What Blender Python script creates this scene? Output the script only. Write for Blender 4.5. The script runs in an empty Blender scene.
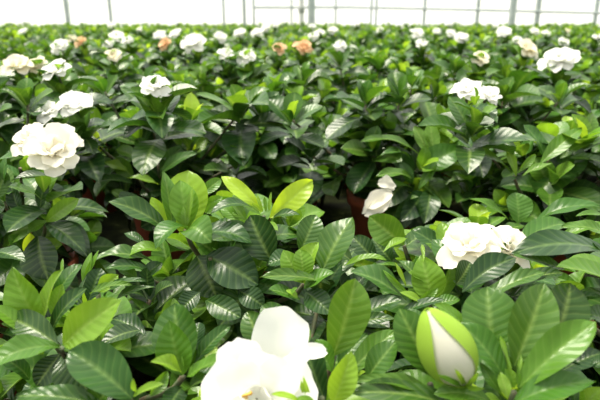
import bpy, math, random
import numpy as np
from mathutils import Vector, Matrix
R=random.Random(7)
sc=bpy.context.scene; C=sc.collection
F=560.0; CZ=0.47; PITCH=math.radians(18.4)
# ------------------------------------------------------------------ camera
cam=bpy.data.cameras.new('camera'); co=bpy.data.objects.new('camera',cam); C.objects.link(co)
cam.sensor_width=36; cam.lens=F/600*36; cam.clip_start=.01; cam.clip_end=200
co.location=(0,0,CZ); co.rotation_euler=(math.pi/2-PITCH,0,0); sc.camera=co
cam.dof.use_dof=True; cam.dof.focus_distance=.55; cam.dof.aperture_fstop=F/600*36/3.8
cam.dof.aperture_blades=0
MW=Matrix.Translation((0,0,CZ))@Matrix.Rotation(math.pi/2-PITCH,4,'X')
def at(px,py,d):
    return np.array(MW@Vector(((px-300)/F*d,-(py-200)/F*d,-d)))
def at_z(px,py,z):
    v=at(px,py,1.0)-np.array((0,0,CZ)); t=(z-CZ)/v[2]; return np.array((0,0,CZ))+v*t, t
def project(p):
    q=MW.inverted()@Vector(p); return 300+q.x/-q.z*F, 200-q.y/-q.z*F, -q.z
# ------------------------------------------------------------------ materials
def newmat(name):
    m=bpy.data.materials.new(name); m.use_nodes=True; nt=m.node_tree
    b=nt.nodes['Principled BSDF']; return m,nt,b
def simple(name,col,rough=.6,noise=0,scale=20,col2=None,metal=0,bump=0):
    m,nt,b=newmat(name); b.inputs['Roughness'].default_value=rough; b.inputs['Metallic'].default_value=metal
    b.inputs['Base Color'].default_value=(*col,1)
    if col2:
        tc=nt.nodes.new('ShaderNodeTexCoord'); n=nt.nodes.new('ShaderNodeTexNoise'); n.inputs['Scale'].default_value=scale; n.inputs['Detail'].default_value=5
        nt.links.new(tc.outputs['Object'],n.inputs['Vector'])
        r=nt.nodes.new('ShaderNodeValToRGB'); r.color_ramp.elements[0].position=.42; r.color_ramp.elements[1].position=.62
        r.color_ramp.elements[0].color=(*col,1); r.color_ramp.elements[1].color=(*col2,1)
        nt.links.new(n.outputs['Fac'],r.inputs['Fac']); nt.links.new(r.outputs['Color'],b.inputs['Base Color'])
        if bump:
            bp=nt.nodes.new('ShaderNodeBump'); bp.inputs['Strength'].default_value=bump; bp.inputs['Distance'].default_value=.01
            nt.links.new(n.outputs['Fac'],bp.inputs['Height']); nt.links.new(bp.outputs['Normal'],b.inputs['Normal'])
    return m
def leaf_material():
    m,nt,b=newmat('gardenia_leaf'); N=nt.nodes.new; L=nt.links.new
    def math_(op,a,b_=None,c=None):
        n=N('ShaderNodeMath'); n.operation=op
        for i,v in enumerate((a,b_,c)):
            if v is None: continue
            if isinstance(v,(int,float)): n.inputs[i].default_value=v
            else: L(v,n.inputs[i])
        return n.outputs[0]
    at_=N('ShaderNodeAttribute'); at_.attribute_name='tone'
    sp=N('ShaderNodeSeparateColor'); L(at_.outputs['Color'],sp.inputs[0]); tone=sp.outputs[0]; rnd=sp.outputs[1]
    uv=N('ShaderNodeUVMap'); uv.uv_map='uv'; su=N('ShaderNodeSeparateXYZ'); L(uv.outputs[0],su.inputs[0])
    a=math_('ABSOLUTE',math_('SUBTRACT',su.outputs[0],.5))          # 0 midrib .. .5 edge
    v=su.outputs[1]
    nz0=N('ShaderNodeTexNoise'); nz0.inputs['Scale'].default_value=35; tc0=N('ShaderNodeTexCoord'); L(tc0.outputs['Object'],nz0.inputs['Vector'])
    ph=math_('SUBTRACT',math_('MULTIPLY_ADD',nz0.outputs['Fac'],1.1,math_('MULTIPLY',v,8.5)),math_('MULTIPLY',a,3.0))
    fr=math_('ABSOLUTE',math_('SUBTRACT',math_('FRACT',ph),.5))       # 0 at vein
    vein=math_('POWER',math_('SUBTRACT',1.0,math_('MULTIPLY',fr,2.0)),5.0)
    quilt=math_('MULTIPLY',fr,2.0)
    mid=math_('POWER',math_('MAXIMUM',math_('SUBTRACT',1.0,math_('MULTIPLY',a,11.0)),0.0),1.0)
    cr=N('ShaderNodeValToRGB'); e=cr.color_ramp.elements
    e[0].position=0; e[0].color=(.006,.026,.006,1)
    e[1].position=1; e[1].color=(.36,.52,.035,1)
    for p,c in ((.25,(.021,.072,.009,1)),(.5,(.056,.155,.015,1)),(.75,(.155,.31,.028,1))):
        x=e.new(p); x.color=c
    L(tone,cr.inputs[0])
    nz=N('ShaderNodeTexNoise'); nz.inputs['Scale'].default_value=60; tc=N('ShaderNodeTexCoord'); L(tc.outputs['Object'],nz.inputs['Vector'])
    mx=N('ShaderNodeMix'); mx.data_type='RGBA'; mx.blend_type='MIX'
    L(math_('MULTIPLY_ADD',mid,.22,math_('MULTIPLY',vein,.09)),mx.inputs[0]); L(cr.outputs[0],mx.inputs[6]); mx.inputs[7].default_value=(.30,.45,.12,1)
    hs=N('ShaderNodeHueSaturation'); L(mx.outputs[2],hs.inputs['Color'])
    L(math_('MULTIPLY_ADD',math_('ADD',nz.outputs['Fac'],rnd),.5,.5),hs.inputs['Value'])
    L(math_('MULTIPLY_ADD',rnd,-.03,.51),hs.inputs['Hue'])
    L(hs.outputs[0],b.inputs['Base Color'])
    b.inputs['Roughness'].default_value=.32
    b.inputs['Specular IOR Level'].default_value=.36
    nb=N('ShaderNodeTexNoise'); nb.inputs['Scale'].default_value=45; nb.inputs['Detail'].default_value=1; L(tc.outputs['Object'],nb.inputs['Vector'])
    h=math_('ADD',math_('ADD',math_('MULTIPLY',quilt,.55),math_('MULTIPLY',mid,-.6)),math_('MULTIPLY',nb.outputs['Fac'],2.6))
    bp=N('ShaderNodeBump'); bp.inputs['Strength'].default_value=.38; bp.inputs['Distance'].default_value=.0012
    L(h,bp.inputs['Height']); L(bp.outputs[0],b.inputs['Normal'])
    tr=N('ShaderNodeBsdfTranslucent')
    tcx=N('ShaderNodeMix'); tcx.data_type='RGBA'; tcx.blend_type='MULTIPLY'; tcx.inputs[0].default_value=1
    L(hs.outputs[0],tcx.inputs[6]); tcx.inputs[7].default_value=(2.1,1.9,.9,1); L(tcx.outputs[2],tr.inputs[0])
    ms=N('ShaderNodeMixShader'); L(math_('MULTIPLY_ADD',tone,.40,.08),ms.inputs[0])
    L(b.outputs[0],ms.inputs[1]); L(tr.outputs[0],ms.inputs[2]); L(ms.outputs[0],nt.nodes['Material Output'].inputs[0])
    return m
def petal_material(name,col,mixv=.45):
    m,nt,b=newmat(name); b.inputs['Base Color'].default_value=(*col,1); b.inputs['Roughness'].default_value=.55
    b.inputs['Specular IOR Level'].default_value=.25
    tr=nt.nodes.new('ShaderNodeBsdfTranslucent'); tr.inputs[0].default_value=(*col,1)
    ms=nt.nodes.new('ShaderNodeMixShader'); ms.inputs[0].default_value=mixv
    nt.links.new(b.outputs[0],ms.inputs[1]); nt.links.new(tr.outputs[0],ms.inputs[2]); nt.links.new(ms.outputs[0],nt.nodes['Material Output'].inputs[0])
    return m
M={}
M['leaf']=leaf_material()
M['white']=petal_material('white_petal',(.90,.90,.86))
M['pale']=petal_material('pale_petal',(.90,.87,.77))
M['cream']=petal_material('cream_petal',(.88,.83,.68))
M['peach']=petal_material('wilted_petal',(.80,.56,.34))
M['stem']=simple('stem',(.055,.075,.03),.7,col2=(.10,.075,.04),scale=90)
M['pot']=simple('terracotta_plastic',(.42,.10,.05),.55,col2=(.32,.072,.036),scale=25)
M['soil']=simple('soil',(.02,.014,.009),.95,col2=(.05,.035,.02),scale=160,bump=.8)
M['stamen']=simple('stamen',(.62,.36,.06),.6)
M['metal']=simple('galvanised_post',(.60,.66,.63),.5,col2=(.50,.57,.55),scale=6)
M['pipe']=simple('white_pipe',(.82,.82,.80),.4)
M['fitting']=simple('grey_fitting',(.35,.38,.34),.5)
# ------------------------------------------------------------------ mesh builder for blades
class Blades:
    def __init__(s): s.v=[];s.f=[];s.uv=[];s.t=[];s.mi=[];s.n=0
    def blade(s,B,T,N,W,arch=.08,fold=.12,tone=.4,kind='leaf',lod=0,wave=.02,twist=0,rnd=None,mi=0,curl=0):
        B=np.asarray(B,float);T=np.asarray(T,float);N=np.asarray(N,float)
        Lv=T-B;Ln=np.linalg.norm(Lv)+1e-9;e=Lv/Ln
        S=np.cross(e,N);S/=np.linalg.norm(S)+1e-9;Nn=np.cross(S,e)
        nv,nu={0:(14,8),1:(7,4),2:(4,2),3:(3,2)}[lod]
        sv=np.linspace(0,1,nv+1); uu=np.linspace(-1,1,nu+1)
        if kind=='leaf':
            ea,eb=R.uniform(.78,.98),R.uniform(.64,.9)
            w=(sv**ea)*((1-sv)**eb)
            w=w/((ea/(ea+eb))**ea*(eb/(ea+eb))**eb)
            w=np.maximum(w,.05*(1-sv))
        elif kind=='petal':
            w=(sv**.60)*((1-sv)**.24); w/=((.60/.84)**.60*(.24/.84)**.24); w=np.maximum(w,.16*(1-sv)); w[-1]=.34
        else:
            w=np.sqrt(np.maximum(1-sv,0))*.8+.2*(1-sv)
        w=w*W/2
        SS,UU=np.meshgrid(sv,uu,indexing='ij'); WW=w[:,None]
        r=R.random()*6.28
        wav=wave*Ln*np.sin(SS*R.uniform(7,12)+r+UU*1.3)*np.abs(UU)
        z=arch*Ln*4*SS*(1-SS)+fold*np.abs(UU)**1.4*WW*1.6+wav+curl*Ln*SS**3
        tw=twist*SS
        P=B+e*(SS*Ln)[...,None]+S*(UU*WW*np.cos(tw))[...,None]+Nn*(z+UU*WW*np.sin(tw))[...,None]
        if kind=='petal':
            P=P+e*(Ln*.025*np.cos(UU*R.uniform(2,4)+r)*SS**3)[...,None]
        i0=s.n; s.v.append(P.reshape(-1,3)); s.n+=P.shape[0]*P.shape[1]
        uvx=(UU+1)/2; s.uv.append(np.stack([uvx,SS],-1).reshape(-1,2))
        rr=R.random() if rnd is None else rnd
        s.t.append(np.tile((tone,rr,0,1),(P.shape[0]*P.shape[1],1)))
        a=np.arange(nv)[:,None]*(nu+1)+np.arange(nu)[None,:]+i0
        f=np.stack([a,a+1,a+nu+2,a+nu+1],-1).reshape(-1,4); s.f.append(f); s.mi.append(np.full(len(f),mi))
    def mesh(s,name,mats,world_offset=None):
        V=np.concatenate(s.v);Fc=np.concatenate(s.f);U=np.concatenate(s.uv);T=np.concatenate(s.t);MI=np.concatenate(s.mi)
        if world_offset is not None: V=V-np.asarray(world_offset)
        me=bpy.data.meshes.new(name); me.vertices.add(len(V)); me.vertices.foreach_set('co',V.astype('f').ravel())
        me.loops.add(len(Fc)*4); me.loops.foreach_set('vertex_index',Fc.astype('i').ravel())
        me.polygons.add(len(Fc)); me.polygons.foreach_set('loop_start',np.arange(len(Fc),dtype='i')*4)
        me.polygons.foreach_set('use_smooth',np.ones(len(Fc),bool))
        for m in mats: me.materials.append(m)
        me.polygons.foreach_set('material_index',MI.astype('i'))
        ul=me.uv_layers.new(name='uv'); ul.data.foreach_set('uv',U[Fc.ravel()].astype('f').ravel())
        ca=me.color_attributes.new('tone','FLOAT_COLOR','POINT'); ca.data.foreach_set('color',T.astype('f').ravel())
        me.update(); me.validate(); return me
def link(name,me,parent=None,loc=(0,0,0)):
    o=bpy.data.objects.new(name,me); C.objects.link(o); o.location=loc
    if parent: o.parent=parent
    return o
class Solid:
    def __init__(s): s.v=[];s.f=[]
    def box(s,c,d):
        i=len(s.v); x,y,z=c;a,b,h=[q/2 for q in d]
        s.v+=[(x+i_*a,y+j*b,z+k*h) for k in(-1,1) for j in(-1,1) for i_ in(-1,1)]
        s.f+=[tuple(i+q for q in t) for t in((0,2,3,1),(4,5,7,6),(0,1,5,4),(2,6,7,3),(0,4,6,2),(1,3,7,5))]
        return s
    def lathe(s,prof,n=24,c=(0,0,0)):
        i=len(s.v)
        for r,z in prof:
            for k in range(n):
                a=2*math.pi*k/n; s.v.append((c[0]+r*math.cos(a),c[1]+r*math.sin(a),c[2]+z))
        for j in range(len(prof)-1):
            for k in range(n):
                k2=(k+1)%n; s.f.append((i+j*n+k,i+j*n+k2,i+(j+1)*n+k2,i+(j+1)*n+k))
        return s
    def tube(s,pts,r0,r1=None,n=6):
        r1=r0 if r1 is None else r1; pts=[np.asarray(p,float) for p in pts]; i=len(s.v); m=len(pts)
        for j,p in enumerate(pts):
            t=pts[min(j+1,m-1)]-pts[max(j-1,0)]; t/=np.linalg.norm(t)+1e-9
            a=np.cross(t,(0,0,1) if abs(t[2])<.9 else (1,0,0)); a/=np.linalg.norm(a)+1e-9; b=np.cross(t,a)
            r=r0+(r1-r0)*j/(m-1)
            for k in range(n):
                q=2*math.pi*k/n; s.v.append(tuple(p+a*r*math.cos(q)+b*r*math.sin(q)))
        for j in range(m-1):
            for k in range(n):
                k2=(k+1)%n; s.f.append((i+j*n+k,i+j*n+k2,i+(j+1)*n+k2,i+(j+1)*n+k))
        s.f.append(tuple(i+k for k in range(n))[::-1]); s.f.append(tuple(i+(m-1)*n+k for k in range(n)))
        return s
    def mesh(s,name,mat,off=(0,0,0),smooth=True):
        me=bpy.data.meshes.new(name); me.from_pydata([tuple(np.asarray(v)-np.asarray(off)) for v in s.v],[],s.f); me.materials.append(mat)
        me.polygons.foreach_set('use_smooth',[smooth]*len(me.polygons)); me.update(); return me
# ------------------------------------------------------------------ rosette generator
def nrm(v): v=np.asarray(v,float); return v/(np.linalg.norm(v)+1e-9)
def rosette(bl,P,A,n=9,L=.062,lod=0,young=.8,old=.12,spread=1.0,bright=0.0):
    P=np.asarray(P,float);A=nrm(A); X=nrm(np.cross(A,(.3,.9,.1))); Y=np.cross(A,X); r0=R.random()*6.28
    for k in range(n):
        f=k/max(n-1,1)
        ang=r0+k*2.3999+R.uniform(-.25,.25)
        el=math.radians((16+78*f**.8)*spread+R.uniform(-9,9))
        D=X*math.cos(ang)+Y*math.sin(ang)
        d=A*math.cos(el)+D*math.sin(el)
        ln=L*(.55+.45*min(1,f*2.2))*R.uniform(.82,1.15)
        B=P-A*(.028*f)+d*.004
        T=B+d*ln; T[2]-=ln*.20*f
        nh=A*math.sin(el)-D*math.cos(el)      # upper face of blade
        nh=nh+np.array((R.uniform(-.25,.25),R.uniform(-.25,.25),.15))
        tone=young+(old-young)*min(1,f*1.15)**.75+R.uniform(-.10,.10)+bright
        bl.blade(B,T,nh,ln*R.uniform(.50,.68),arch=R.uniform(.02,.16),fold=R.uniform(.08,.38),tone=max(0,min(.86,tone)),lod=lod,wave=R.uniform(.005,.03))
def plant_foliage(seed,lod,nsh=16,nl=9,hz=.15,rr=.112,skirt=0):
    R.seed(seed); bl=Blades(); st=Solid()
    for i in range(nsh):
        c=1-(i+.5)/nsh*1.02; c=max(c,-.05); ph=i*2.39996+R.uniform(-.3,.3); s_=math.sqrt(max(0,1-c*c))
        rj=R.uniform(.80,1.08)
        P=np.array((rr*rj*s_*math.cos(ph),rr*rj*s_*math.sin(ph),.165+hz*(c*rj+.0)))
        A=nrm((s_*math.cos(ph)*.8,s_*math.sin(ph)*.8,.55+c*.6))
        rosette(bl,P,A,n=nl,L=R.uniform(.056,.082),lod=lod,young=R.uniform(.50,.98),old=.16)
        if lod<2: st.tube([(0,0,.12),(P[0]*.35,P[1]*.35,.12+(P[2]-.12)*.5),P],.0028,.0016,5)
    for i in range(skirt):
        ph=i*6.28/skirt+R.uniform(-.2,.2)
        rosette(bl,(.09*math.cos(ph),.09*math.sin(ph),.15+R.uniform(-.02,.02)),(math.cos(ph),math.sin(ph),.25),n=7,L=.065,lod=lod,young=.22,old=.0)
    return bl.mesh('foliage',[M['leaf']]),(st.mesh('stem',M['stem']) if lod<2 else None)
# pots
pm=Solid().lathe([(.0,.0),(.050,.0),(.066,.118),(.072,.118),(.073,.140),(.068,.140),(.063,.120)],28).mesh('pot',M['pot'])
sm=Solid().lathe([(.064,.124),(.03,.129),(.0,.131)],20).mesh('soil',M['soil'])
fol0=[plant_foliage(100+i,0,skirt=7) for i in range(3)]
fol1=[plant_foliage(200+i,1,skirt=5) for i in range(5)]
fol2=[plant_foliage(300+i,2,16,8) for i in range(4)]
R.seed(11)
plants=[]
GROUP='potted gardenias filling the greenhouse floor'
def make_plant(x,y,fol,scale=1.0,sz=1.0,withpot=True):
    e=bpy.data.objects.new('gardenia_plant',None); C.objects.link(e); e.location=(x,y,0); e.empty_display_size=.05
    rz=R.uniform(0,6.28)
    f=link('foliage',fol[0],e); f.rotation_euler.z=rz; f.scale=(scale,scale,sz)
    if fol[1]:
        s=link('stem',fol[1],e); s.rotation_euler.z=rz; s.scale=(scale,scale,sz)
    if withpot:
        p=link('pot',pm,e); q=link('soil',sm,p)
    e['category']='plant'; e['group']=GROUP
    plants.append(e); e_data[e.name]={'xy':(x,y),'flowers':[],'top':.33*sz}
    return e
e_data={}
# ------------------------------------------------------------------ near plants
NP={}
near=[('P1',-.19,.44,.64,.85),('P2',-.01,.38,.58,.8),('P3',.155,.37,.64,.8),('P4',-.075,.62,.76,.90),('P5',.185,.58,.74,.95),
      ('P6',-.39,.72,.84,.85),('P7',.165,1.05,.95,1.12),('P8',.42,.87,.92,1.05),('P9',-.26,1.03,.95,.92),('P10',-.035,1.21,.95,1.0),('P11',.37,.50,.70,.9),('P12',-.42,.50,.62,.8)]
folP=plant_foliage(150,0)
for nme,x,y,sz,scx in near:
    NP[nme]=make_plant(x,y,folP if nme in('P7','P6') else fol0[len(NP)%3],scx,sz)
# turn the potted bush so that the left half of its pot stays uncovered, as it stands in the greenhouse
def covering(e,a,box):
    f=[c for c in e.children if c.name.startswith('foliage')][0]; me=f.data; n=len(me.vertices); v=np.empty(n*3,'f'); me.vertices.foreach_get('co',v); v=v.reshape(-1,3)
    sx,sy,sz=f.scale; X=(v[:,0]*math.cos(a)-v[:,1]*math.sin(a))*sx+e.location.x; Y=(v[:,0]*math.sin(a)+v[:,1]*math.cos(a))*sx+e.location.y; Z=v[:,2]*sz-CZ
    c,s_=math.cos(PITCH),math.sin(PITCH); dep=Y*c-Z*s_; up=Y*s_+Z*c
    px=300+X/dep*F; py=200-up/dep*F
    return int(((px>box[0])&(px<box[2])&(py>box[1])&(py<box[3])&(dep<1.12)).sum())
for nme,box in (('P7',(338,180,370,225)),('P10',(305,182,370,222)),('P9',(98,205,150,245))):
    e=NP[nme]; best=min((k*.1 for k in range(63)),key=lambda a:covering(e,a,box))
    for c_ in e.children:
        if c_.name.startswith(('foliage','stem')): c_.rotation_euler.z=best
    print('TURN',nme,best,covering(e,best,box))
# auto grid
spac=.262; row=0; y=1.32; far=[]
Y_END=8.25
cells=[]
while y<Y_END:
    half=y*.60+.35; n=int(half/spac)
    for k in range(-n,n+1):
        xx=(k+(.5 if row%2 else 0))*spac+R.uniform(-.03,.03); yy=y+R.uniform(-.03,.03)
        cells.append((xx,yy))
    y+=spac*.90; row+=1
for xx,yy in ((-.62,.80),(-.54,1.08),(.43,1.20),(.66,1.02),(.68,.72)): cells.append((xx,yy))
def inview(p):
    q=project((p[0],p[1],.3)); return -60<q[0]<660
cells=[c for c in cells if inview(c)]
cells.sort(key=lambda c:c[0]**2+c[1]**2)
NIND=300-len(near)
for (xx,yy) in cells[:NIND]:
    d=math.hypot(xx,yy)
    sz=R.uniform(.93,1.07); s=R.uniform(.95,1.12)
    make_plant(xx,yy,fol1[R.randrange(5)] if d<2.4 else fol2[R.randrange(4)],s,sz,withpot=True)
rest=cells[NIND:]
print('CELLS',len(cells),'rest',len(rest), 'dist', math.hypot(*rest[0]) if rest else 0)
if rest:
    R.seed(5); protos=[]
    for i in range(3):
        bl=Blades()
        for k in range(14):
            c=1-(k+.5)/16; ph=k*2.4; s_=math.sqrt(1-c*c)
            rosette(bl,(.125*s_*math.cos(ph),.125*s_*math.sin(ph),.165+.15*c),(s_*math.cos(ph)*.7,s_*math.sin(ph)*.7,.9),n=6,L=.065,lod=3,young=.8)
        protos.append((np.concatenate(bl.v),np.concatenate(bl.f),np.concatenate(bl.uv),np.concatenate(bl.t)))
    B=Blades()
    for xx,yy in rest:
        v,f,u,t=protos[R.randrange(3)]; a=R.uniform(0,6.28); s=R.uniform(.95,1.1)
        vv=v.copy(); vv[:,0]=(v[:,0]*math.cos(a)-v[:,1]*math.sin(a))*s+xx; vv[:,1]=(v[:,0]*math.sin(a)+v[:,1]*math.cos(a))*s+yy; vv[:,2]*=R.uniform(.93,1.07)
        B.v.append(vv);B.f.append(f+B.n);B.uv.append(u);B.t.append(t);B.mi.append(np.zeros(len(f),int));B.n+=len(vv)
    o=link('gardenia_plants',B.mesh('gardenia_plants',[M['leaf']]))
    o['kind']='stuff'; o['label']='blurred green mass of gardenia plants along the foot of the far bright wall'; o['category']='plants'
# ------------------------------------------------------------------ flowers
def petals(bl,c,A,D,n=(6,6,5),lod=0,mi=0):
    A=nrm(A);X=nrm(np.cross(A,(.2,.9,.3)));Y=np.cross(A,X)
    for w_,(m,el,ln,ar) in enumerate(zip(n,(8,34,62),(1,.86,.58),(.16,.06,-.16))):
        r0=R.random()*6
        for k in range(m):
            a=r0+2*math.pi*k/m+R.uniform(-.18,.18); e=math.radians(el+R.uniform(-12,12))
            Dd=X*math.cos(a)+Y*math.sin(a); d=Dd*math.cos(e)+A*math.sin(e)
            l=D/2*ln*R.uniform(.85,1.1); nh=A*math.cos(e)-Dd*math.sin(e)
            Bp=np.asarray(c)+A*D*.02*w_
            yield Bp,Bp+d*l,nh,l*R.uniform(.62,.9),ar,R.uniform(-.05,.2),w_
def flower_part(parent,c,A,D,col,lod=1,split=False,kind='petal'):
    c=np.asarray(c,float)
    loc=np.asarray(parent.location,float)
    specs=list(petals(None,c,A,D,(7,7,6) if D*F/np.linalg.norm(c-[0,0,CZ])>9 else (5,4,3)))
    if not split:
        bl=Blades()
        for s in specs: bl.blade(s[0],s[1],s[2],s[3],arch=s[4],fold=s[5],kind=kind,lod=lod,wave=.07,tone=.5)
        o=link('flower',bl.mesh('flower',[M[col]],loc),parent)
    else:
        bl=Blades()
        for s in specs:
            if s[6]==2: bl.blade(s[0],s[1],s[2],s[3],arch=s[4],fold=s[5],kind='petal',lod=lod,wave=.07,tone=.5)
        o=link('flower',bl.mesh('flower',[M[col]],loc),parent)
        for s in specs:
            if s[6]<2:
                b2=Blades(); b2.blade(s[0],s[1],s[2],s[3],arch=s[4],fold=s[5],kind='petal',lod=0,wave=.06,tone=.5)
                link('petal',b2.mesh('petal',[M[col]],loc),o)
    A=nrm(A); st=Solid().tube([c-A*D*.25-np.array((0,0,.012)),c-A*.12*D,c],.002,.003,6)
    link('flower_stalk',st.mesh('flower_stalk',M['stem'],loc),o)
    return o
def nearest(x,y,pool=None):
    return min(pool or plants,key=lambda e:(e.location.x-x)**2+(e.location.y-y)**2)
# (px,py,width px,colour,phrase)
FL=[(195,45,25,'white','big white bloom in the far rows left of centre, brightest of its neighbours'),
(155,88,30,'white','large white double bloom right of the pair of blooms with a gap of leaves between'),
(57,74,30,'white','broad flat white bloom near the left edge, in the middle distance'),
(18,68,28,'cream','creamy fading bloom touching the left edge of the photo'),
(38,67,14,'cream','small cream bloom half hidden at the left, between cream bloom and white one'),
(76,107,34,'white','large ruffled white bloom just behind the biggest left bloom'),
(51,114,22,'white','narrower drooping white bloom at the left, paired with the ruffled one'),
(61,48,19,'white','rounded white bloom in the left back rows beside a wilting orange one'),
(82,43,14,'peach','wilting orange-tinted bloom in the left back rows'),
(72,40,10,'cream','small cream bloom in left back rows above the rounded white bloom'),
(116,38,15,'white','upper bloom of the tight white cluster below the thin left post'),
(128,42,12,'white','right bloom of tight white cluster below the thin left post'),
(109,45,12,'white','lower left bloom of the tight white cluster below the thin left post'),
(160,37,14,'white','pale bloom in the back rows above the wilted star-shaped one'),
(176,35,13,'white','small bright bloom in back rows left of the biggest far bloom'),
(166,45,15,'peach','wilted star-shaped tan bloom in the back rows'),
(113,57,10,'cream','faint cream bloom under the tight white cluster'),
(24,32,9,'white','tiny white bloom far at left under the bright wall'),
(112,26,8,'white','tiny white bloom at the foot of the thin left post'),
(220,38,13,'white','white bloom in the far rows below the paired thin posts'),
(240,34,12,'white','white bloom below and between the thin posts left of centre'),
(257,34,13,'white','white bloom in the far rows just left of the white pipe, lower'),
(266,29,10,'white','small white bloom left of the white pipe, upper'),
(275,26,8,'white','tiny white bloom beside the foot of the white pipe'),
(226,56,12,'white','narrow white bloom in the middle rows left of the wide open one'),
(247,58,19,'white','wide open white bloom in the middle rows left of the peach one'),
(303,49,20,'peach','large wilting peach bloom at centre of the middle rows'),
(279,50,12,'peach','small wilting peach bloom left of the large peach one'),
(313,37,11,'white','lower white bloom below the thick grey post at centre'),
(320,33,9,'white','right white bloom below the thick grey post at centre'),
(312,27,8,'white','tiny white bloom at the foot of the thick grey post at centre'),
(340,47,14,'white','white bloom in the centre rows right of the large peach one'),
(333,31,10,'white','small white bloom right of the thick centre post'),
(357,24,8,'white','tiny white bloom under the wall between two thin posts'),
(417,34,13,'white','white bloom in the far rows below the girt, right of centre'),
(437,32,9,'white','small white bloom in the far rows, left of a three-bloom row'),
(450,34,11,'white','upper left bloom of the far three-bloom row right of centre'),
(461,39,14,'white','lower right bloom of the far three-bloom row right of centre'),
(422,44,10,'white','small white bloom below another, right of centre'),
(504,33,15,'white','white bloom at the foot of the thick grey post at right'),
(534,32,10,'white','white bloom right of the thick right post'),
(546,34,9,'white','small white bloom farther right of the thick right post'),
(526,51,24,'cream','creamy wide bloom left of the large right-hand bloom'),
(560,62,35,'white','large ragged white bloom near the right edge'),
(478,93,40,'white','a pair of spiky white blooms with pointed petals at mid right'),
(517,41,9,'white','tiny white bloom above the creamy wide one'),
(563,43,12,'white','white bloom above the large ragged right-hand bloom'),
(495,26,8,'white','tiny white bloom left of the foot of the thick right post'),
(480,60,7,'cream','tiny cream bloom in the right middle rows'),
(567,31,7,'cream','tiny cream bloom far at right under the wall'),
(450,24,6,'white','very tiny white bloom at the far wall right of centre'),
(597,38,10,'white','white bloom cut by the right edge, far back'),
(401,27,6,'white','tiny white bloom under the wall right of the double thin post'),
(380,30,7,'white','tiny white bloom under the wall at the double thin post'),
(140,30,7,'white','tiny white bloom far right of the thin left post')]
R.seed(21)
for px,py,w,col,phr in FL:
    hz=CZ-.098
    p,d=at_z(px,py,hz)
    if d>6.0: d=6.0; p=at(px,py,d)
    if (px,py) in ((76,107),(51,114)): d=.84; p=at(px,py,d)
    D=w*d/F*1.12
    D=min(max(D,.045),.10)
    e=nearest(p[0],p[1],plants[len(near):])
    A=nrm((R.uniform(-.4,.4),-.55,.75)) if w<26 else nrm((R.uniform(-.3,.3),-.45,.8))
    if (px,py)==(478,93):
        flower_part(e,at(467,93,.86),(-.2,-.5,.9),.052,col,1,False,'leaf'); flower_part(e,at(487,97,.84),(.25,-.5,.85),.046,col,1,False,'leaf')
    else: flower_part(e,p,A,D,col,lod=1 if d<2.5 else 2)
    e_data[e.name]['flowers'].append((w,phr,col))
    # a leafy shoot carries the bloom
    if (px,py) in ((76,107),(51,114)): rosette_l=.045
    else: rosette_l=.058
    if (px,py)==(478,93): rosette_l=.03
    bl=Blades(); rosette(bl,p-np.array(A)*D*.22-np.array((0,0,.004)),(0,-.1,1),n=8,L=rosette_l,lod=1 if d<2.5 else 3,young=.6,spread=1.2)
    rosette(bl,p-np.array(A)*D*.22-np.array((0,-.0,.040)),(0,-.25,1),n=10,L=.072,lod=1 if d<2.5 else 3,young=.55,spread=1.0)
    link('leafy_shoot',bl.mesh('leafy_shoot',[M['leaf']],e.location),e)
# ------------------------------------------------------------------ hero shoots: (bx,by,tx,ty,width,depth base,depth tip,tone,normal,arch,fold)
NH={'f':(0,-1,.5),'u':(0,-.35,1),'l':(-.7,-.8,.5),'r':(.7,-.8,.5),'L':(-.5,-.4,1),'R':(.5,-.4,1),'b':(0,.3,1)}
def hero(plant,apexes,leaves):
    e=NP[plant]; off=np.asarray(e.location,float)
    groups={}
    for l in leaves: groups.setdefault(l[0],[]).append(l[1:])
    for gi,(g,ls) in enumerate(groups.items()):
        bl=Blades()
        for (bx,by,tx,ty,w,db,dt,tone,nh,ar,fo) in ls:
            B=at(bx,by,db);T=at(tx,ty,dt); W=w*(db+dt)/2/F
            bl.blade(B,T,np.array(NH[nh])+np.array((R.uniform(-.35,.35),0,R.uniform(-.15,.3))),W*1.06,arch=ar*1.5,fold=fo*1.6+.05,tone=tone,lod=0,wave=R.uniform(.012,.035),twist=R.uniform(-.35,.35),curl=R.uniform(-.06,.02))
        ax=apexes.get(g)
        if ax: 
            P=at(*ax[:3])
            if len(ax)>3: rosette(bl,P,ax[3],n=ax[4],L=ax[5],lod=0,young=ax[6],old=.08)
        o=link('leafy_shoot',bl.mesh('leafy_shoot',[M['leaf']],off),e)
        if ax:
            P=at(*ax[:3]); base=off+np.array((0,0,.12)); midp=(base*.6+P*.4)+np.array((0,0,-.01))
            s=Solid().tube([base,midp,P*.85+midp*.15+np.array((0,0,-.006)),P],.0032,.0022,6)
            link('branch',s.mesh('branch',M['stem'],off),o)
R.seed(31)
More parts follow.
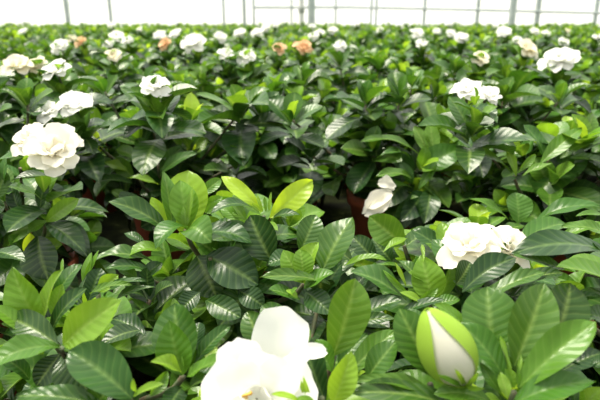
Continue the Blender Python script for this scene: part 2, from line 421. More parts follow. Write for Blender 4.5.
hero('P1',{'a':(61,348,.40),'b':(46,322,.44),'c':(183,377,.40),'d':(98,292,.52),'e':(130,400,.37)},[
 ('a',63,345,119,301,36,.40,.385,.66,'f',.05,.12),
 ('a',60,347,-10,364,28,.40,.37,.52,'u',.10,.10),
 ('a',58,345,8,316,27,.41,.43,.12,'u',.05,.1),
 ('a',64,352,86,390,34,.41,.40,.10,'f',.06,.1),
 ('a',60,354,36,386,24,.42,.41,.06,'f',.06,.1),
 ('a',62,348,98,352,16,.41,.40,.30,'u',.06,.1),
 ('a',30,380,-6,352,18,.44,.42,.3,'R',.06,.1),
 ('e',132,399,69,350,44,.365,.37,.30,'u',.05,.12),
 ('e',112,408,16,395,22,.36,.36,.25,'u',.05,.1),
 ('e',133,397,164,384,10,.365,.36,.6,'u',.05,.2),
 ('e',136,392,133,379,5,.365,.36,.75,'f',.05,.2),
 ('b',46,330,11,268,34,.44,.43,.64,'f',.05,.10),
 ('b',44,326,60,270,22,.45,.44,.58,'l',.04,.12),
 ('b',52,330,84,288,22,.435,.42,.14,'l',.05,.12),
 ('b',56,304,82,264,18,.45,.46,.33,'u',.12,.1),
 ('b',40,328,6,286,12,.44,.44,.42,'R',.05,.1),
 ('b',30,335,-8,306,18,.43,.42,.72,'u',.05,.1),
 ('b',40,334,2,322,14,.43,.42,.45,'u',.05,.1),
 ('b',54,318,62,284,14,.44,.44,.70,'f',.03,.2),
 ('b',84,318,86,276,16,.46,.47,.12,'l',.05,.1),
 ('b',66,300,62,258,4,.46,.47,.62,'f',.05,.1),
 ('d',88,302,101,268,20,.50,.51,.16,'f',.05,.1),
 ('d',98,292,118,275,15,.50,.50,.72,'f',.05,.15),
 ('d',90,294,131,283,9,.49,.48,.42,'u',.05,.15),
 ('d',84,290,92,252,9,.52,.53,.60,'f',.05,.15),
 ('d',82,286,99,250,5,.52,.53,.7,'f',.05,.15),
 ('d',104,296,146,280,9,.50,.49,.25,'u',.10,.1),
 ('d',112,306,156,286,8,.50,.49,.25,'u',.10,.1),
 ('c',185,372,174,303,47,.415,.43,.30,'f',.04,.1),
 ('c',183,375,169,320,33,.40,.395,.56,'f',.04,.12),
 ('c',181,373,151,361,15,.39,.375,.74,'u',.08,.2),
 ('c',187,377,230,356,17,.395,.385,.55,'u',.04,.15),
 ('c',150,396,168,371,13,.38,.39,.60,'r',.05,.2),
 ('c',184,374,182,356,3,.395,.395,.7,'f',.05,.2),
 ('c',194,364,230,326,16,.42,.43,.28,'l',.05,.15),
 ('c',196,350,199,322,22,.44,.45,.10,'f',.05,.15),
 ('c',188,392,206,380,20,.40,.38,.2,'u',.05,.15),
 ('c',182,388,166,412,22,.40,.37,.10,'u',.05,.1),
 ('c',140,330,100,344,22,.46,.44,.06,'u',.05,.1),
 ('c',146,336,112,318,20,.46,.48,.08,'u',.05,.1)])
hero('P2',{'a':(262,398,.41),'b':(334,356,.42),'c':(322,398,.38)},[
 ('a',264,352,247,311,26,.43,.44,.24,'f',.05,.1),
 ('a',296,340,262,306,24,.43,.45,.26,'u',.05,.1),
 ('a',238,360,196,372,18,.42,.41,.18,'u',.05,.1),
 ('d',300,403,271,394,8,.36,.355,.78,'u',.1,.1),
 ('c',306,398,299,378,4,.37,.37,.8,'f',.05,.1),
 ('c',310,404,303,376,5,.37,.37,.75,'f',.05,.1),
 ('b',333,356,355,278,46,.42,.43,.50,'r',.03,.06),
 ('b',325,400,305,342,36,.40,.42,.12,'f',.06,.1),
 ('b',332,372,316,339,20,.41,.42,.60,'f',.05,.15),
 ('c',333,404,352,352,27,.37,.37,.80,'f',.05,.1),
 ('b',338,364,368,334,22,.43,.44,.34,'l',.05,.1),
 ('b',346,376,396,330,22,.42,.43,.42,'l',.05,.1),
 ('c',318,412,296,398,14,.36,.36,.6,'u',.05,.1),
 ('b',350,326,395,318,12,.46,.45,.12,'u',.06,.1),
 ('b',352,322,402,300,24,.48,.47,.16,'u',.06,.1)])
hero('P3',{'a':(514,392,.37),'b':(430,384,.39)},[
 ('a',514,366,544,283,46,.375,.39,.36,'f',.05,.12),
 ('a',492,356,487,286,50,.395,.41,.36,'f',.05,.08),
 ('a',552,345,571,283,46,.41,.42,.16,'f',.05,.08),
 ('a',518,388,596,321,33,.365,.365,.56,'l',.05,.15),
 ('a',512,404,596,382,29,.36,.355,.52,'u',.08,.12),
 ('a',505,380,460,322,26,.37,.38,.46,'r',.06,.12),
 ('a',511,378,501,336,5,.365,.37,.62,'f',.02,.1),
 ('a',516,380,521,354,4,.365,.37,.66,'f',.02,.1),
 ('a',512,388,505,368,5,.36,.36,.66,'f',.02,.1),
 ('a',518,386,518,366,4,.36,.36,.66,'f',.02,.1),
 ('a',500,392,480,362,10,.365,.37,.5,'f',.04,.1),
 ('a',508,398,500,372,12,.355,.36,.6,'f',.04,.1),
 ('a',490,402,434,393,22,.365,.36,.46,'u',.08,.1),
 ('a',560,372,604,352,24,.41,.41,.08,'u',.06,.1),
 ('a',556,352,604,366,22,.42,.41,.08,'u',.06,.1),
 ('a',590,366,612,362,14,.40,.40,.2,'u',.06,.1),
 ('b',432,376,399,308,36,.385,.39,.34,'f',.05,.08),
 ('b',430,330,398,313,20,.42,.43,.3,'u',.05,.1),
 ('b',440,396,349,382,14,.375,.375,.40,'u',.07,.2),
 ('b',455,408,348,393,26,.37,.37,.22,'u',.07,.1),
 ('b',444,370,420,345,14,.39,.39,.32,'f',.05,.1),
 ('b',468,330,436,303,14,.42,.42,.68,'u',.05,.1),
 ('b',452,378,430,361,6,.375,.37,.6,'f',.05,.1),
 ('b',366,380,397,340,26,.41,.41,.34,'l',.05,.1)])
hero('P5',{'a':(430,302,.50),'b':(442,262,.56),'c':(404,246,.58),'d':(490,262,.52)},[
 ('a',432,302,421,255,31,.50,.505,.62,'f',.05,.15),
 ('a',438,300,452,262,17,.505,.51,.60,'r',.05,.15),
 ('a',412,300,383,270,6,.49,.49,.70,'f',.03,.1),
 ('a',406,286,395,262,4,.49,.49,.7,'f',.03,.1),
 ('a',423,262,422,244,4,.50,.51,.7,'f',.03,.1),
 ('a',406,300,350,272,32,.49,.49,.34,'u',.06,.12),
 ('a',420,282,397,260,15,.51,.52,.3,'u',.08,.12),
 ('a',424,304,400,292,8,.48,.48,.76,'u',.05,.1),
 ('a',416,304,438,288,8,.48,.48,.65,'f',.05,.1),
 ('a',432,306,460,300,14,.48,.48,.45,'u',.05,.1),
 ('a',424,282,408,272,8,.50,.50,.55,'u',.05,.1),
 ('a',400,314,445,300,13,.48,.47,.2,'u',.05,.1),
 ('e',345,266,386,258,11,.56,.55,.74,'u',.08,.15),
 ('c',404,245,369,216,29,.58,.58,.44,'l',.06,.1),
 ('c',383,252,407,238,9,.56,.57,.7,'u',.05,.1),
 ('c',404,248,434,230,20,.58,.60,.22,'u',.05,.1),
 ('b',446,254,412,229,17,.57,.58,.28,'u',.05,.1),
 ('b',446,256,442,222,17,.57,.58,.70,'f',.05,.1),
 ('b',442,258,425,243,8,.56,.56,.62,'u',.05,.1),
 ('c',376,262,352,236,20,.62,.63,.12,'f',.05,.1),
 ('c',392,262,372,238,20,.62,.63,.16,'f',.05,.1),
 ('c',402,262,394,240,18,.62,.63,.14,'f',.05,.1),
 ('c',352,262,336,250,14,.60,.60,.18,'u',.05,.1),
 ('b',450,270,470,256,18,.56,.57,.5,'f',.05,.1),
 ('b',448,248,470,222,14,.58,.60,.4,'f',.05,.1),
 ('f',518,244,566,224,24,.54,.56,.42,'u',.06,.1),
 ('d',462,292,516,257,26,.46,.46,.10,'u',.08,.1),
 ('d',456,284,470,262,24,.47,.48,.12,'f',.05,.1)])
hero('P11',{'a':(608,262,.47),'b':(560,292,.44)},[
 ('a',612,256,511,252,36,.46,.45,.15,'u',.09,.05),
 ('a',566,270,512,255,17,.45,.445,.34,'u',.02,.1),
 ('a',624,294,559,264,36,.43,.42,.48,'u',.06,.12),
 ('a',616,238,562,225,16,.50,.50,.44,'u',.06,.1),
 ('a',616,266,590,241,24,.46,.46,.46,'u',.05,.1),
 ('b',480,300,546,272,18,.43,.43,.30,'u',.05,.1),
 ('b',500,290,564,272,16,.435,.435,.08,'u',.06,.1),
 ('b',560,300,520,292,20,.43,.42,.25,'u',.06,.1),
 ('b',560,302,600,296,12,.43,.42,.3,'u',.06,.1),
 ('b',616,330,584,312,24,.43,.42,.36,'u',.06,.1),
 ('b',576,312,560,292,16,.43,.43,.12,'u',.06,.1)])
hero('P4',{'a':(185,230,.60),'b':(264,216,.60),'c':(304,284,.53),'d':(210,258,.56),'e':(120,262,.58)},[
 ('a',184,235,188,170,43,.61,.62,.82,'f',.04,.08),
 ('a',187,230,180,180,27,.59,.595,.66,'f',.05,.15),
 ('a',172,228,163,170,17,.60,.605,.48,'r',.05,.1),
 ('a',188,228,155,247,28,.58,.55,.42,'u',.14,.1),
 ('a',188,232,211,242,30,.58,.55,.44,'u',.18,.1),
 ('a',168,226,151,197,14,.61,.61,.84,'f',.05,.1),
 ('a',200,196,221,179,12,.63,.64,.5,'f',.05,.1),
 ('a',204,207,223,197,11,.61,.61,.72,'f',.05,.1),
 ('a',205,213,220,204,10,.60,.60,.72,'f',.05,.1),
 ('a',166,230,108,202,24,.59,.57,.22,'u',.07,.1),
 ('a',186,228,184,206,8,.585,.585,.6,'f',.05,.1),
 ('a',188,228,193,186,6,.585,.585,.6,'f',.05,.1),
 ('e',152,262,91,260,20,.57,.55,.28,'u',.10,.1),
 ('e',162,250,123,257,18,.575,.56,.74,'u',.12,.1),
 ('e',150,272,104,270,14,.56,.54,.30,'u',.10,.1),
 ('e',146,246,124,232,10,.58,.59,.3,'u',.05,.1),
 ('e',138,280,118,268,12,.56,.56,.6,'u',.05,.1),
 ('e',140,282,162,262,14,.56,.57,.26,'u',.05,.1),
 ('b',260,208,221,175,15,.60,.61,.84,'f',.05,.12),
 ('b',270,218,313,180,23,.60,.61,.94,'f',.03,.10),
 ('b',263,212,257,195,3.5,.595,.595,.7,'f',.02,.1),
 ('b',266,212,264,196,3.5,.595,.595,.7,'f',.02,.1),
 ('b',269,212,271,192,3.5,.595,.595,.7,'f',.02,.1),
 ('b',262,212,252,203,4,.595,.59,.7,'f',.02,.1),
 ('b',252,208,211,213,15,.59,.57,.22,'u',.12,.1),
 ('b',250,236,225,222,13,.58,.58,.34,'u',.05,.1),
 ('b',272,262,250,215,36,.57,.58,.10,'f',.06,.1),
 ('b',270,220,300,214,10,.60,.59,.25,'u',.08,.1),
 ('b',260,215,232,196,12,.61,.62,.55,'u',.05,.1),
 ('b',246,220,234,204,12,.60,.61,.6,'f',.05,.1),
 ('b',240,222,222,206,12,.60,.61,.7,'f',.05,.1),
 ('d',198,236,252,243,28,.58,.56,.26,'u',.10,.1),
 ('d',197,256,217,299,40,.57,.56,.07,'f',.06,.1),
 ('d',207,256,258,284,40,.565,.55,.08,'f',.06,.1),
 ('d',206,300,241,318,24,.55,.53,.13,'f',.06,.1),
 ('d',238,290,264,306,22,.55,.54,.12,'f',.06,.1),
 ('d',200,292,180,312,20,.55,.54,.06,'f',.06,.1),
 ('c',303,283,283,250,20,.52,.525,.60,'f',.06,.15),
 ('c',305,285,317,242,24,.52,.525,.72,'l',.06,.2),
 ('c',303,280,300,249,20,.51,.51,.58,'f',.05,.15),
 ('c',304,288,334,272,22,.51,.50,.55,'u',.05,.1),
 ('c',330,284,260,278,14,.51,.50,.32,'u',.06,.1),
 ('c',300,300,268,290,18,.50,.49,.4,'u',.05,.1),
 ('c',298,298,286,290,7,.49,.49,.72,'u',.05,.1),
 ('c',288,298,297,287,5,.49,.49,.72,'u',.05,.1),
 ('c',300,252,316,215,24,.55,.56,.30,'f',.05,.08),
 ('c',322,272,353,217,38,.53,.54,.28,'l',.05,.08),
 ('c',306,292,332,314,24,.51,.49,.16,'f',.05,.1),
 ('c',296,258,268,264,20,.55,.55,.24,'u',.05,.1)])
hero('P6',{'a':(46,221,.66),'b':(20,168,.66),'c':(96,145,.9)},[
 ('a',46,222,79,199,16,.65,.64,.62,'f',.05,.1),
 ('a',48,221,27,233,12,.65,.64,.60,'u',.05,.1),
 ('a',46,223,85,252,23,.655,.63,.12,'u',.05,.1),
 ('a',38,236,48,280,34,.66,.64,.05,'f',.05,.1),
 ('a',-6,252,25,262,20,.60,.58,.14,'u',.05,.1),
 ('a',42,222,8,228,16,.66,.65,.1,'u',.05,.1),
 ('b',-10,166,39,153,15,.64,.62,.52,'u',.05,.1),
 ('b',50,176,12,180,16,.66,.64,.10,'u',.05,.1),
 ('b',4,186,8,150,10,.66,.66,.45,'f',.05,.1),
 ('b',-4,200,6,172,16,.66,.66,.30,'f',.05,.1),
 ('b',40,208,46,178,12,.68,.68,.2,'f',.05,.1),
 ('b',22,214,10,182,16,.68,.68,.12,'f',.05,.1)])
hero('P8',{'a':(519,224,.72),'b':(514,176,.8),'c':(585,220,.68),'d':(548,160,.82)},[
 ('a',518,224,516,192,26,.70,.71,.54,'f',.05,.1),
 ('a',508,220,470,198,11,.71,.70,.60,'u',.06,.1),
 ('a',534,222,601,206,20,.70,.68,.48,'u',.10,.1),
 ('a',525,226,502,234,14,.70,.68,.3,'u',.06,.1),
 ('c',606,216,576,216,8,.66,.65,.52,'u',.06,.1),
 ('c',560,238,612,224,14,.66,.64,.5,'u',.06,.1),
 ('b',512,174,468,148,12,.80,.79,.46,'u',.06,.1),
 ('b',516,176,507,148,8,.80,.80,.6,'f',.05,.1),
 ('b',518,172,536,154,7,.80,.80,.5,'f',.05,.1),
 ('b',522,176,553,164,9,.79,.78,.5,'u',.06,.1),
 ('b',516,178,500,186,8,.79,.77,.3,'u',.06,.1),
 ('d',540,164,582,128,17,.80,.81,.48,'l',.06,.1),
 ('d',546,160,524,124,18,.82,.83,.40,'r',.05,.1),
 ('d',560,158,606,134,18,.82,.82,.5,'u',.05,.1),
 ('d',580,140,594,112,16,.84,.85,.45,'f',.05,.1),
 ('d',570,158,610,166,14,.80,.79,.22,'u',.06,.1)])
hero('P7',{'a':(434,158,.98),'b':(412,180,.95)},[
 ('a',434,156,430,122,15,.98,.99,.60,'f',.04,.1),
 ('a',430,156,414,126,12,.98,.99,.48,'f',.04,.1),
 ('a',418,154,360,142,13,.97,.95,.40,'u',.10,.1),
 ('a',410,158,377,158,9,.96,.93,.30,'u',.12,.1),
 ('a',436,162,418,190,9,.95,.93,.5,'u',.12,.1),
 ('a',442,156,470,146,14,.98,.97,.5,'u',.06,.1),
 ('a',440,152,448,124,12,.99,1.0,.7,'f',.04,.1),
 ('b',412,184,400,162,12,.95,.95,.50,'f',.06,.1),
 ('b',412,188,378,186,9,.94,.91,.48,'u',.06,.1),
 ('b',402,206,418,196,8,.92,.90,.2,'u',.06,.1),
 ('b',452,184,428,184,10,.96,.93,.2,'u',.06,.1),
 ('b',412,178,376,176,12,.94,.91,.40,'u',.08,.1),
 ('b',424,192,400,222,22,.94,.90,.10,'f',.08,.1),
 ('b',430,190,424,224,20,.94,.90,.14,'f',.08,.1),
 ('b',412,196,392,232,20,.93,.90,.08,'f',.08,.1)])
hero('P9',{'a':(140,180,.92),'b':(158,165,.93)},[
 ('a',134,178,116,157,17,.92,.92,.44,'f',.05,.1),
 ('b',140,160,116,150,15,.93,.92,.45,'u',.05,.1),
 ('a',134,184,96,180,14,.92,.89,.2,'u',.05,.1),
 ('a',158,184,128,178,11,.90,.88,.58,'u',.05,.1),
 ('b',160,176,198,153,13,.93,.92,.38,'u',.08,.1),
 ('b',158,172,184,146,14,.95,.96,.38,'f',.05,.1),
 ('a',138,196,120,204,20,.90,.87,.25,'u',.05,.1),
 ('b',154,160,136,138,13,.94,.95,.4,'f',.05,.1),
 ('a',128,204,112,190,12,.90,.89,.5,'u',.05,.1)])
R.seed(51)
for px,py,d,L_,n_,yg in ((240,112,.93,.080,11,.62),(292,120,.90,.062,9,.6),(262,118,.97,.07,9,.45),(365,102,1.0,.072,10,.55),(400,98,1.05,.07,9,.5),(235,165,.92,.062,10,.5),
  (312,156,.95,.066,11,.30),(478,140,.92,.055,9,.62),(560,100,1.1,.062,9,.6),(105,92,1.05,.06,9,.6),(28,104,.85,.06,9,.55),(98,146,.9,.04,5,.84),(340,66,1.5,.075,9,.5),
  (455,72,1.45,.07,9,.5),(505,78,1.35,.075,10,.5),(190,150,.98,.06,9,.45),(375,128,1.0,.06,9,.5),(330,132,1.05,.055,8,.55),(150,112,.95,.066,10,.45),
  (320,296,.56,.055,9,.16),(345,300,.60,.05,9,.2),(335,268,.62,.05,8,.16),(90,330,.52,.05,9,.12),(150,300,.55,.05,9,.12),(560,180,.86,.06,9,.35),(470,190,.95,.06,9,.3),(60,205,.80,.05,8,.14)):
    q=at(px,py,d); e=nearest(q[0],q[1]); bl=Blades(); rosette(bl,q,(R.uniform(-.1,.1),-.18,1),n=n_,L=L_,lod=0,young=yg,old=.10 if yg<.8 else .75)
    o=link('leafy_shoot',bl.mesh('leafy_shoot',[M['leaf']],e.location),e)
    base=np.array((e.location.x,e.location.y,.12)); tb=Solid().tube([base,base*.5+q*.5,q],.003,.002,6); link('branch',tb.mesh('branch',M['stem'],e.location),o)
# ------------------------------------------------------------------ hero flowers
def petal_list(plant,core,lst,col,center):
    e=NP[plant]; loc=np.asarray(e.location,float); bl=Blades()
    for (bx,by,tx,ty,w,db,dt,nh,ar,fo) in core:
        bl.blade(at(bx,by,db),at(tx,ty,dt),nh,w*(db+dt)/2/F,arch=ar,fold=fo,kind='petal',lod=0,wave=.03,tone=.5)
    o=link('flower',bl.mesh('flower',[M[col]],loc),e)
    for (bx,by,tx,ty,w,db,dt,nh,ar,fo) in lst:
        b2=Blades(); b2.blade(at(bx,by,db),at(tx,ty,dt),nh,1.12*w*(db+dt)/2/F,arch=ar,fold=fo,kind='petal',lod=0,wave=.03,tone=.5)
        link('petal',b2.mesh('petal',[M[col]],loc),o)
    return o,e,loc
R.seed(41)
o,e,loc=petal_list('P2',[
  (256,398,246,388,22,.375,.365,(0,-1,.6),-.2,.2),(256,398,262,386,22,.378,.368,(0,-1,.3),-.2,.2),
  (254,402,242,402,24,.375,.36,(.6,-1,.4),-.2,.2),(258,402,270,398,24,.375,.36,(-.6,-1,.4),-.2,.2),(254,400,254,414,26,.37,.355,(0,-.7,1),-.2,.2)],[
  (262,390,288,309,50,.395,.40,(.15,-1,.45),.06,.12),
  (252,392,236,339,42,.39,.385,(-.1,-1,.6),.14,.1),
  (252,396,204,380,48,.385,.372,(-.3,-.8,.8),.14,.1),
  (264,394,315,382,54,.38,.372,(.3,-.8,.8),.10,.1),
  (254,400,212,418,52,.375,.36,(-.3,-.7,1),.10,.1),
  (262,402,300,424,52,.375,.36,(.3,-.7,1),.10,.1),
  (256,394,266,352,44,.38,.375,(0,-1,.5),.10,.15),
  (250,396,232,362,38,.378,.368,(0,-1,.6),.12,.15),
  (264,396,290,364,38,.378,.37,(0,-1,.6),.12,.15),
  (286,358,327,352,15,.39,.385,(0,-.6,1),.10,.3),
  (284,372,308,348,16,.385,.385,(-.6,-1,0),.12,.3)],'white',None)
sb=Solid().tube([at(247,398,.366),at(243,396,.357),at(251,393,.352)],.0009,.0014,6); link('stamen',sb.mesh('stamen',M['stamen'],loc),o)
s=Solid().tube([loc+np.array((0,0,.12)),at(262,420,.42),at(258,400,.385)],.003,.004,6); link('flower_stalk',s.mesh('flower_stalk',M['stem'],loc),o)
flower_part(NP['P5'],at(470,250,.51),(-.2,-.35,.9),.060,'pale',0,True)
flower_part(NP['P5'],at(507,252,.52),(.3,-.3,.9),.054,'pale',0,True)
flower_part(NP['P6'],at(54,154,.61),(.3,-.60,.8),.070,'pale',0,True)
flower_part(NP['P6'],at(33,143,.63),(-.2,-.5,.8),.048,'pale',0,True)
petal_list('P7',[(392,192,368,199,13,.88,.86,(0,-1,.4),.1,.2),(392,194,366,207,14,.87,.85,(-.3,-1,.5),.1,.2)],
 [(396,186,378,183,9,.88,.87,(0,-1,.6),.1,.2),(390,196,363,214,12,.87,.85,(.2,-1,.5),.1,.2),(394,190,384,176,8,.89,.88,(-.3,-1,.4),.1,.2),(390,196,374,211,12,.87,.85,(.2,-1,.5),.1,.2)],'pale',None)
for pn,q,D in (('P5',at(468,280,.52),.05),('P5',at(505,278,.53),.05),('P6',at(45,196,.68),.05)):
    bl=Blades(); rosette(bl,q,(0,-.1,1),n=9,L=.062,lod=0,young=.5,old=.08,spread=1.15)
    link('leafy_shoot',bl.mesh('leafy_shoot',[M['leaf']],NP[pn].location),NP[pn])
# bud
e=NP['P3']; loc=np.asarray(e.location,float)
Bb=at(464,384,.372);Tb=at(428,311,.360); ax=nrm(Tb-Bb); Ln=np.linalg.norm(Tb-Bb); X=nrm(np.cross(ax,(0,-1,.2))); Yv=np.cross(ax,X)
view=nrm(np.array((0,0,CZ))-(Bb+Tb)/2); 
if np.dot(Yv,view)<0: Yv=-Yv
def budr(t): return .300*Ln*(math.sin(math.pi*min(1,t*.985+.008)**.95))**.68*(1.08-.22*t)
def shell(a0,a1,t0,t1,off,mat,name,tip=False,nt=16,na=12):
    sd=Solid(); i=0
    for j in range(nt+1):
        t=t0+(t1-t0)*j/nt
        for k in range(na+1):
            u=k/na
            c=(a0+a1)/2; hw=(a1-a0)/2*(1-(max(0,(j/nt-.35)/.65))**2.2*.93 if tip else 1)
            a=c+(u*2-1)*hw; r=budr(t)+off*(1-.5*j/nt)
            p=Bb+ax*Ln*t+(X*math.sin(a)+Yv*math.cos(a))*r; sd.v.append(tuple(p))
    for j in range(nt):
        for k in range(na):
            q=j*(na+1)+k; sd.f.append((q,q+1,q+na+2,q+na+1))
    return sd.mesh(name,mat,loc)
M['sepal']=petal_material('bud_sepal',(.30,.48,.05),.3)
b0=link('bud',shell(-math.pi,math.pi,.0,1.0,0,M['pale'],'bud',na=28),e)
def wrap(sgn,off,t0,g0,g1,a_end):
    sd=Solid(); nt=20; na=14
    for j in range(nt+1):
        t=t0+(1.0-t0)*j/nt; g=g0+(g1-g0)*min(1,t*1.08)**1.5
        if t<.22: g*=max(0,(t-.10)/.12)**.5 if t>.10 else 0
        for k in range(na+1):
            a=sgn*(g+(a_end-g)*k/na)-.05
            r=(budr(t)+off)*(1 if j<nt else .9); p=Bb+ax*(Ln+.0012)*t+(X*math.sin(a)+Yv*math.cos(a))*r; sd.v.append(tuple(p))
    for j in range(nt):
        for k in range(na):
            q=j*(na+1)+k; sd.f.append((q,q+1,q+na+2,q+na+1))
    return sd.mesh('sepal',M['sepal'],loc)
for sg,of,a_end in ((1,.0012,3.3),(-1,.0017,3.2)): link('sepal',wrap(sg,of,.0,.84,.30,a_end),b0)
s=Solid().tube([loc+np.array((0,0,.12)),at(478,406,.40),Bb+ax*.003],.003,.0045,8); link('bud_stalk',s.mesh('bud_stalk',M['stem'],loc),b0)
bl=Blades()
for dx,dy in ((-18,-9),(-6,-14),(10,-12),(14,4)): bl.blade(at(464,386,.366),at(464+dx*1.5,384+dy*1.1,.346),NH['f'],.0035,tone=.65,lod=1)
link('calyx',bl.mesh('calyx',[M['leaf']],loc),b0)
# ------------------------------------------------------------------ setting
def struct(name,me,loc=(0,0,0)):
    o=link(name,me,None,loc); o['kind']='structure'; return o
WY=8.6
fm,nt,b=newmat('black_ground_fabric'); N=nt.nodes.new; L=nt.links.new
tc=N('ShaderNodeTexCoord'); n1=N('ShaderNodeTexNoise'); n1.inputs['Scale'].default_value=9; n1.inputs['Detail'].default_value=8; n1.inputs['Roughness'].default_value=.7
L(tc.outputs['Object'],n1.inputs['Vector']); cr=N('ShaderNodeValToRGB'); el=cr.color_ramp.elements
el[0].position=.40; el[0].color=(.006,.006,.005,1); el[1].position=.74; el[1].color=(.22,.24,.08,1); q=el.new(.55); q.color=(.022,.028,.009,1)
L(n1.outputs['Fac'],cr.inputs[0]); L(cr.outputs[0],b.inputs['Base Color']); b.inputs['Roughness'].default_value=.95; b.inputs['Specular IOR Level'].default_value=.1
bp=N('ShaderNodeBump'); bp.inputs['Strength'].default_value=.6; bp.inputs['Distance'].default_value=.01; L(n1.outputs['Fac'],bp.inputs['Height']); L(bp.outputs[0],b.inputs['Normal'])
struct('floor',Solid().box((0,WY/2-1,-.02),(18,WY+2,.04)).mesh('floor',fm,smooth=False))
wm,nt,b=newmat('translucent_film'); N=nt.nodes.new; L=nt.links.new
tr=N('ShaderNodeBsdfTranslucent'); tc=N('ShaderNodeTexCoord'); nz=N('ShaderNodeTexNoise'); nz.inputs['Scale'].default_value=1.1; nz.inputs['Detail'].default_value=4
L(tc.outputs['Object'],nz.inputs['Vector']); cr=N('ShaderNodeValToRGB'); el=cr.color_ramp.elements
el[0].position=.35; el[0].color=(.93,.93,.92,1); el[1].position=.75; el[1].color=(.84,.83,.76,1)
L(nz.outputs['Fac'],cr.inputs[0]); L(cr.outputs[0],tr.inputs[0]); L(cr.outputs[0],b.inputs['Base Color']); b.inputs['Roughness'].default_value=.5
ms=N('ShaderNodeMixShader'); ms.inputs[0].default_value=.8; L(b.outputs[0],ms.inputs[1]); L(tr.outputs[0],ms.inputs[2]); L(ms.outputs[0],nt.nodes['Material Output'].inputs[0])
wf=bpy.data.meshes.new('wall_back'); wf.from_pydata([(-8,WY,0),(8,WY,0),(8,WY,2.6),(-8,WY,2.6)],[],[(0,1,2,3)]); wf.materials.append(wm)
struct('wall_back',wf)
def at_y(px,y=WY-.05,py=18):
    v=at(px,py,1.0)-np.array((0,0,CZ)); return v[0]/v[1]*y
ti=1
for px,w in ((68,3.2),(111,2.2),(224,1.8),(244.5,2.6),(254,1.8),(291.5,1.6),(311.5,6.0),(335.5,1.6),(371,1.6),(376,1.6),(424,2.0),(477,2.4),(512,5.5),(537,3.4),(595,2.6),(-20,3),(625,3)):
    W=w/F*WY*1.15
    sd=Solid()
    if w>5: sd.lathe([(W/2,0),(W/2,2.6)],20)
    else: sd.box((0,0,1.3),(W,.05,2.6))
    struct('trim_%d'%ti,sd.mesh('post',M['metal'],smooth=w>5),(at_y(px,WY-.10 if w>5 else WY-.04),WY-.10 if w>5 else WY-.04,0)); ti+=1
def wp(px,py):
    v=at(px,py,1.0)-np.array((0,0,CZ)); t=(WY-.07)/v[1]; return np.array((0,0,CZ))+v*t
for pts in ([(254,7.5),(350,7.3),(450,9.3),(600,13.2),(640,14.5)],):
    sd=Solid().tube([wp(*p) for p in pts],.016,n=8); struct('trim_%d'%ti,sd.mesh('girt',M['metal'])); ti+=1
# white pipe
c=wp(301.5,14); pe=Solid().lathe([(.036,0),(.036,1.9)],20).mesh('pipe',M['pipe'])
po=link('drain_pipe',pe,None,(c[0],WY-.25,0)); po['label']='white upright pipe with a round grey fitting beside the thick centre post'; po['category']='pipe'
zc=wp(301.5,10)[2]
fo=link('fitting',Solid().lathe([(.0,-.04),(.041,-.04),(.044,-.02),(.044,.02),(.041,.04),(.0,.04)],20,(0,0,zc)).mesh('fitting',M['fitting']),po)
# ------------------------------------------------------------------ labels
base_labels={
'P1':'front left gardenia bush with one light green leaf pointing up right',
'P2':'front centre gardenia bush carrying the huge overexposed white bloom at the bottom edge',
'P3':'front right gardenia bush with the single fat green and white bud',
'P4':'bloomless gardenia bush with two upright lime leaves and a lime leaf pair',
'P5':'gardenia bush behind the fat bud, with a wide creamy bloom partly behind a dark leaf',
'P6':'left-edge gardenia bush with the biggest white double bloom of the left side',
'P7':'gardenia bush right of centre standing in the half visible terracotta pot',
'P8':'flowerless gardenia bush at the right above the wide creamy bloom, twisted leaves on top',
'P9':'flowerless gardenia bush behind the upright lime leaves, a sliver of red pot showing',
'P10':'flowerless gardenia bush behind the lime leaf pair, left of the terracotta pot',
'P11':'right-edge gardenia bush with large dark leaf crossing in front of the creamy bloom',
'P12':'dark leafy gardenia bush cut by the left edge at lower left'}
used=set()
for k,l in base_labels.items(): NP[k]['label']=l; used.add(NP[k].name)
anch=[(195,45,'the big far white bloom'),(155,88,'the white bloom above the upright lime leaves'),(57,74,'the broad flat left bloom'),(76,107,'the ruffled left bloom'),
 (303,49,'the large peach bloom'),(526,51,'the creamy wide right bloom'),(560,62,'the large ragged right bloom'),(478,93,'the spiky white bloom'),(247,58,'the wide open middle bloom'),(352,195,'the visible terracotta pot')]
seen=set()
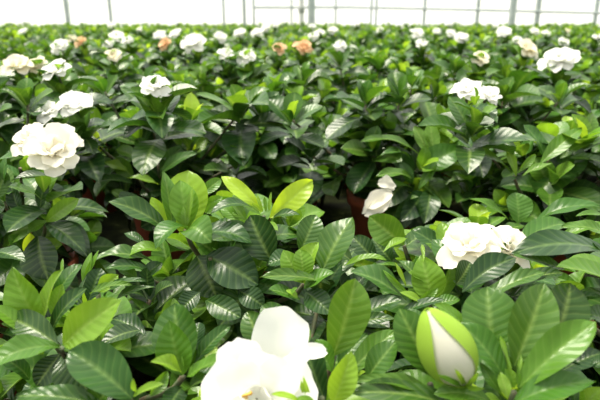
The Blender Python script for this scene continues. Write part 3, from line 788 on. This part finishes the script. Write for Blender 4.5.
for e in plants:
    if e.name in used: continue
    fl=sorted(e_data[e.name]['flowers'],reverse=True)
    x,y=e.location.x,e.location.y; d=math.hypot(x,y); px,py,_=project((x,y,.3))
    if fl:
        l='gardenia plant with '+fl[0][1]
        l=' '.join(l.split()[:16]).rstrip(',')
    elif d<1.95:
        a=min(anch,key=lambda a:(a[0]-px)**2+((a[1]-py)*2)**2); dx=px-a[0]; dy=py-a[1]
        rel=('left of' if dx<0 else 'right of') if abs(dx)>abs(dy)*1.6 else ('in front of' if dy>0 else 'behind')
        l='flowerless gardenia bush %s %s'%(rel,a[2])
        i=0
        while l in seen:
            l='flowerless gardenia bush %s %s %s'%(['close','a little farther','well','two plants','three plants','far'][i%6],rel,a[2]); i+=1
    else:
        reg='left third' if px<200 else ('middle third' if px<400 else 'right third')
        band='middle distance' if d<3.2 else ('back rows' if d<4.8 else 'farthest rows')
        l='small bushy gardenia plant without a bloom, %s, %s of the photo'%(band,reg)
    seen.add(l); e['label']=l
# ------------------------------------------------------------------ light
w=bpy.data.worlds.new('world'); sc.world=w; w.use_nodes=True; nt=w.node_tree; N=nt.nodes.new; L=nt.links.new
bg=nt.nodes['Background']; tc=N('ShaderNodeTexCoord')
dp=N('ShaderNodeVectorMath'); dp.operation='DOT_PRODUCT'; dp.inputs[1].default_value=tuple(Vector((-.10,.55,.83)).normalized())
L(tc.outputs['Generated'],dp.inputs[0]); mr=N('ShaderNodeMapRange'); mr.inputs[1].default_value=-.6; mr.inputs[2].default_value=1; mr.inputs[3].default_value=.38; mr.inputs[4].default_value=1.7
L(dp.outputs['Value'],mr.inputs[0]); L(mr.outputs[0],bg.inputs['Strength']); bg.inputs['Color'].default_value=(1,1,.95,1)
sl=bpy.data.lights.new('sun','SUN'); sl.energy=5.4; sl.angle=math.radians(24); sl.color=(1,.94,.78)
so=bpy.data.objects.new('sun',sl); C.objects.link(so)
so.rotation_euler=Vector((-.32,.16,.92)).to_track_quat('Z','Y').to_euler()
sc.view_settings.view_transform='Standard'; sc.view_settings.look='None'; sc.view_settings.gamma=1; sc.view_settings.exposure=.45
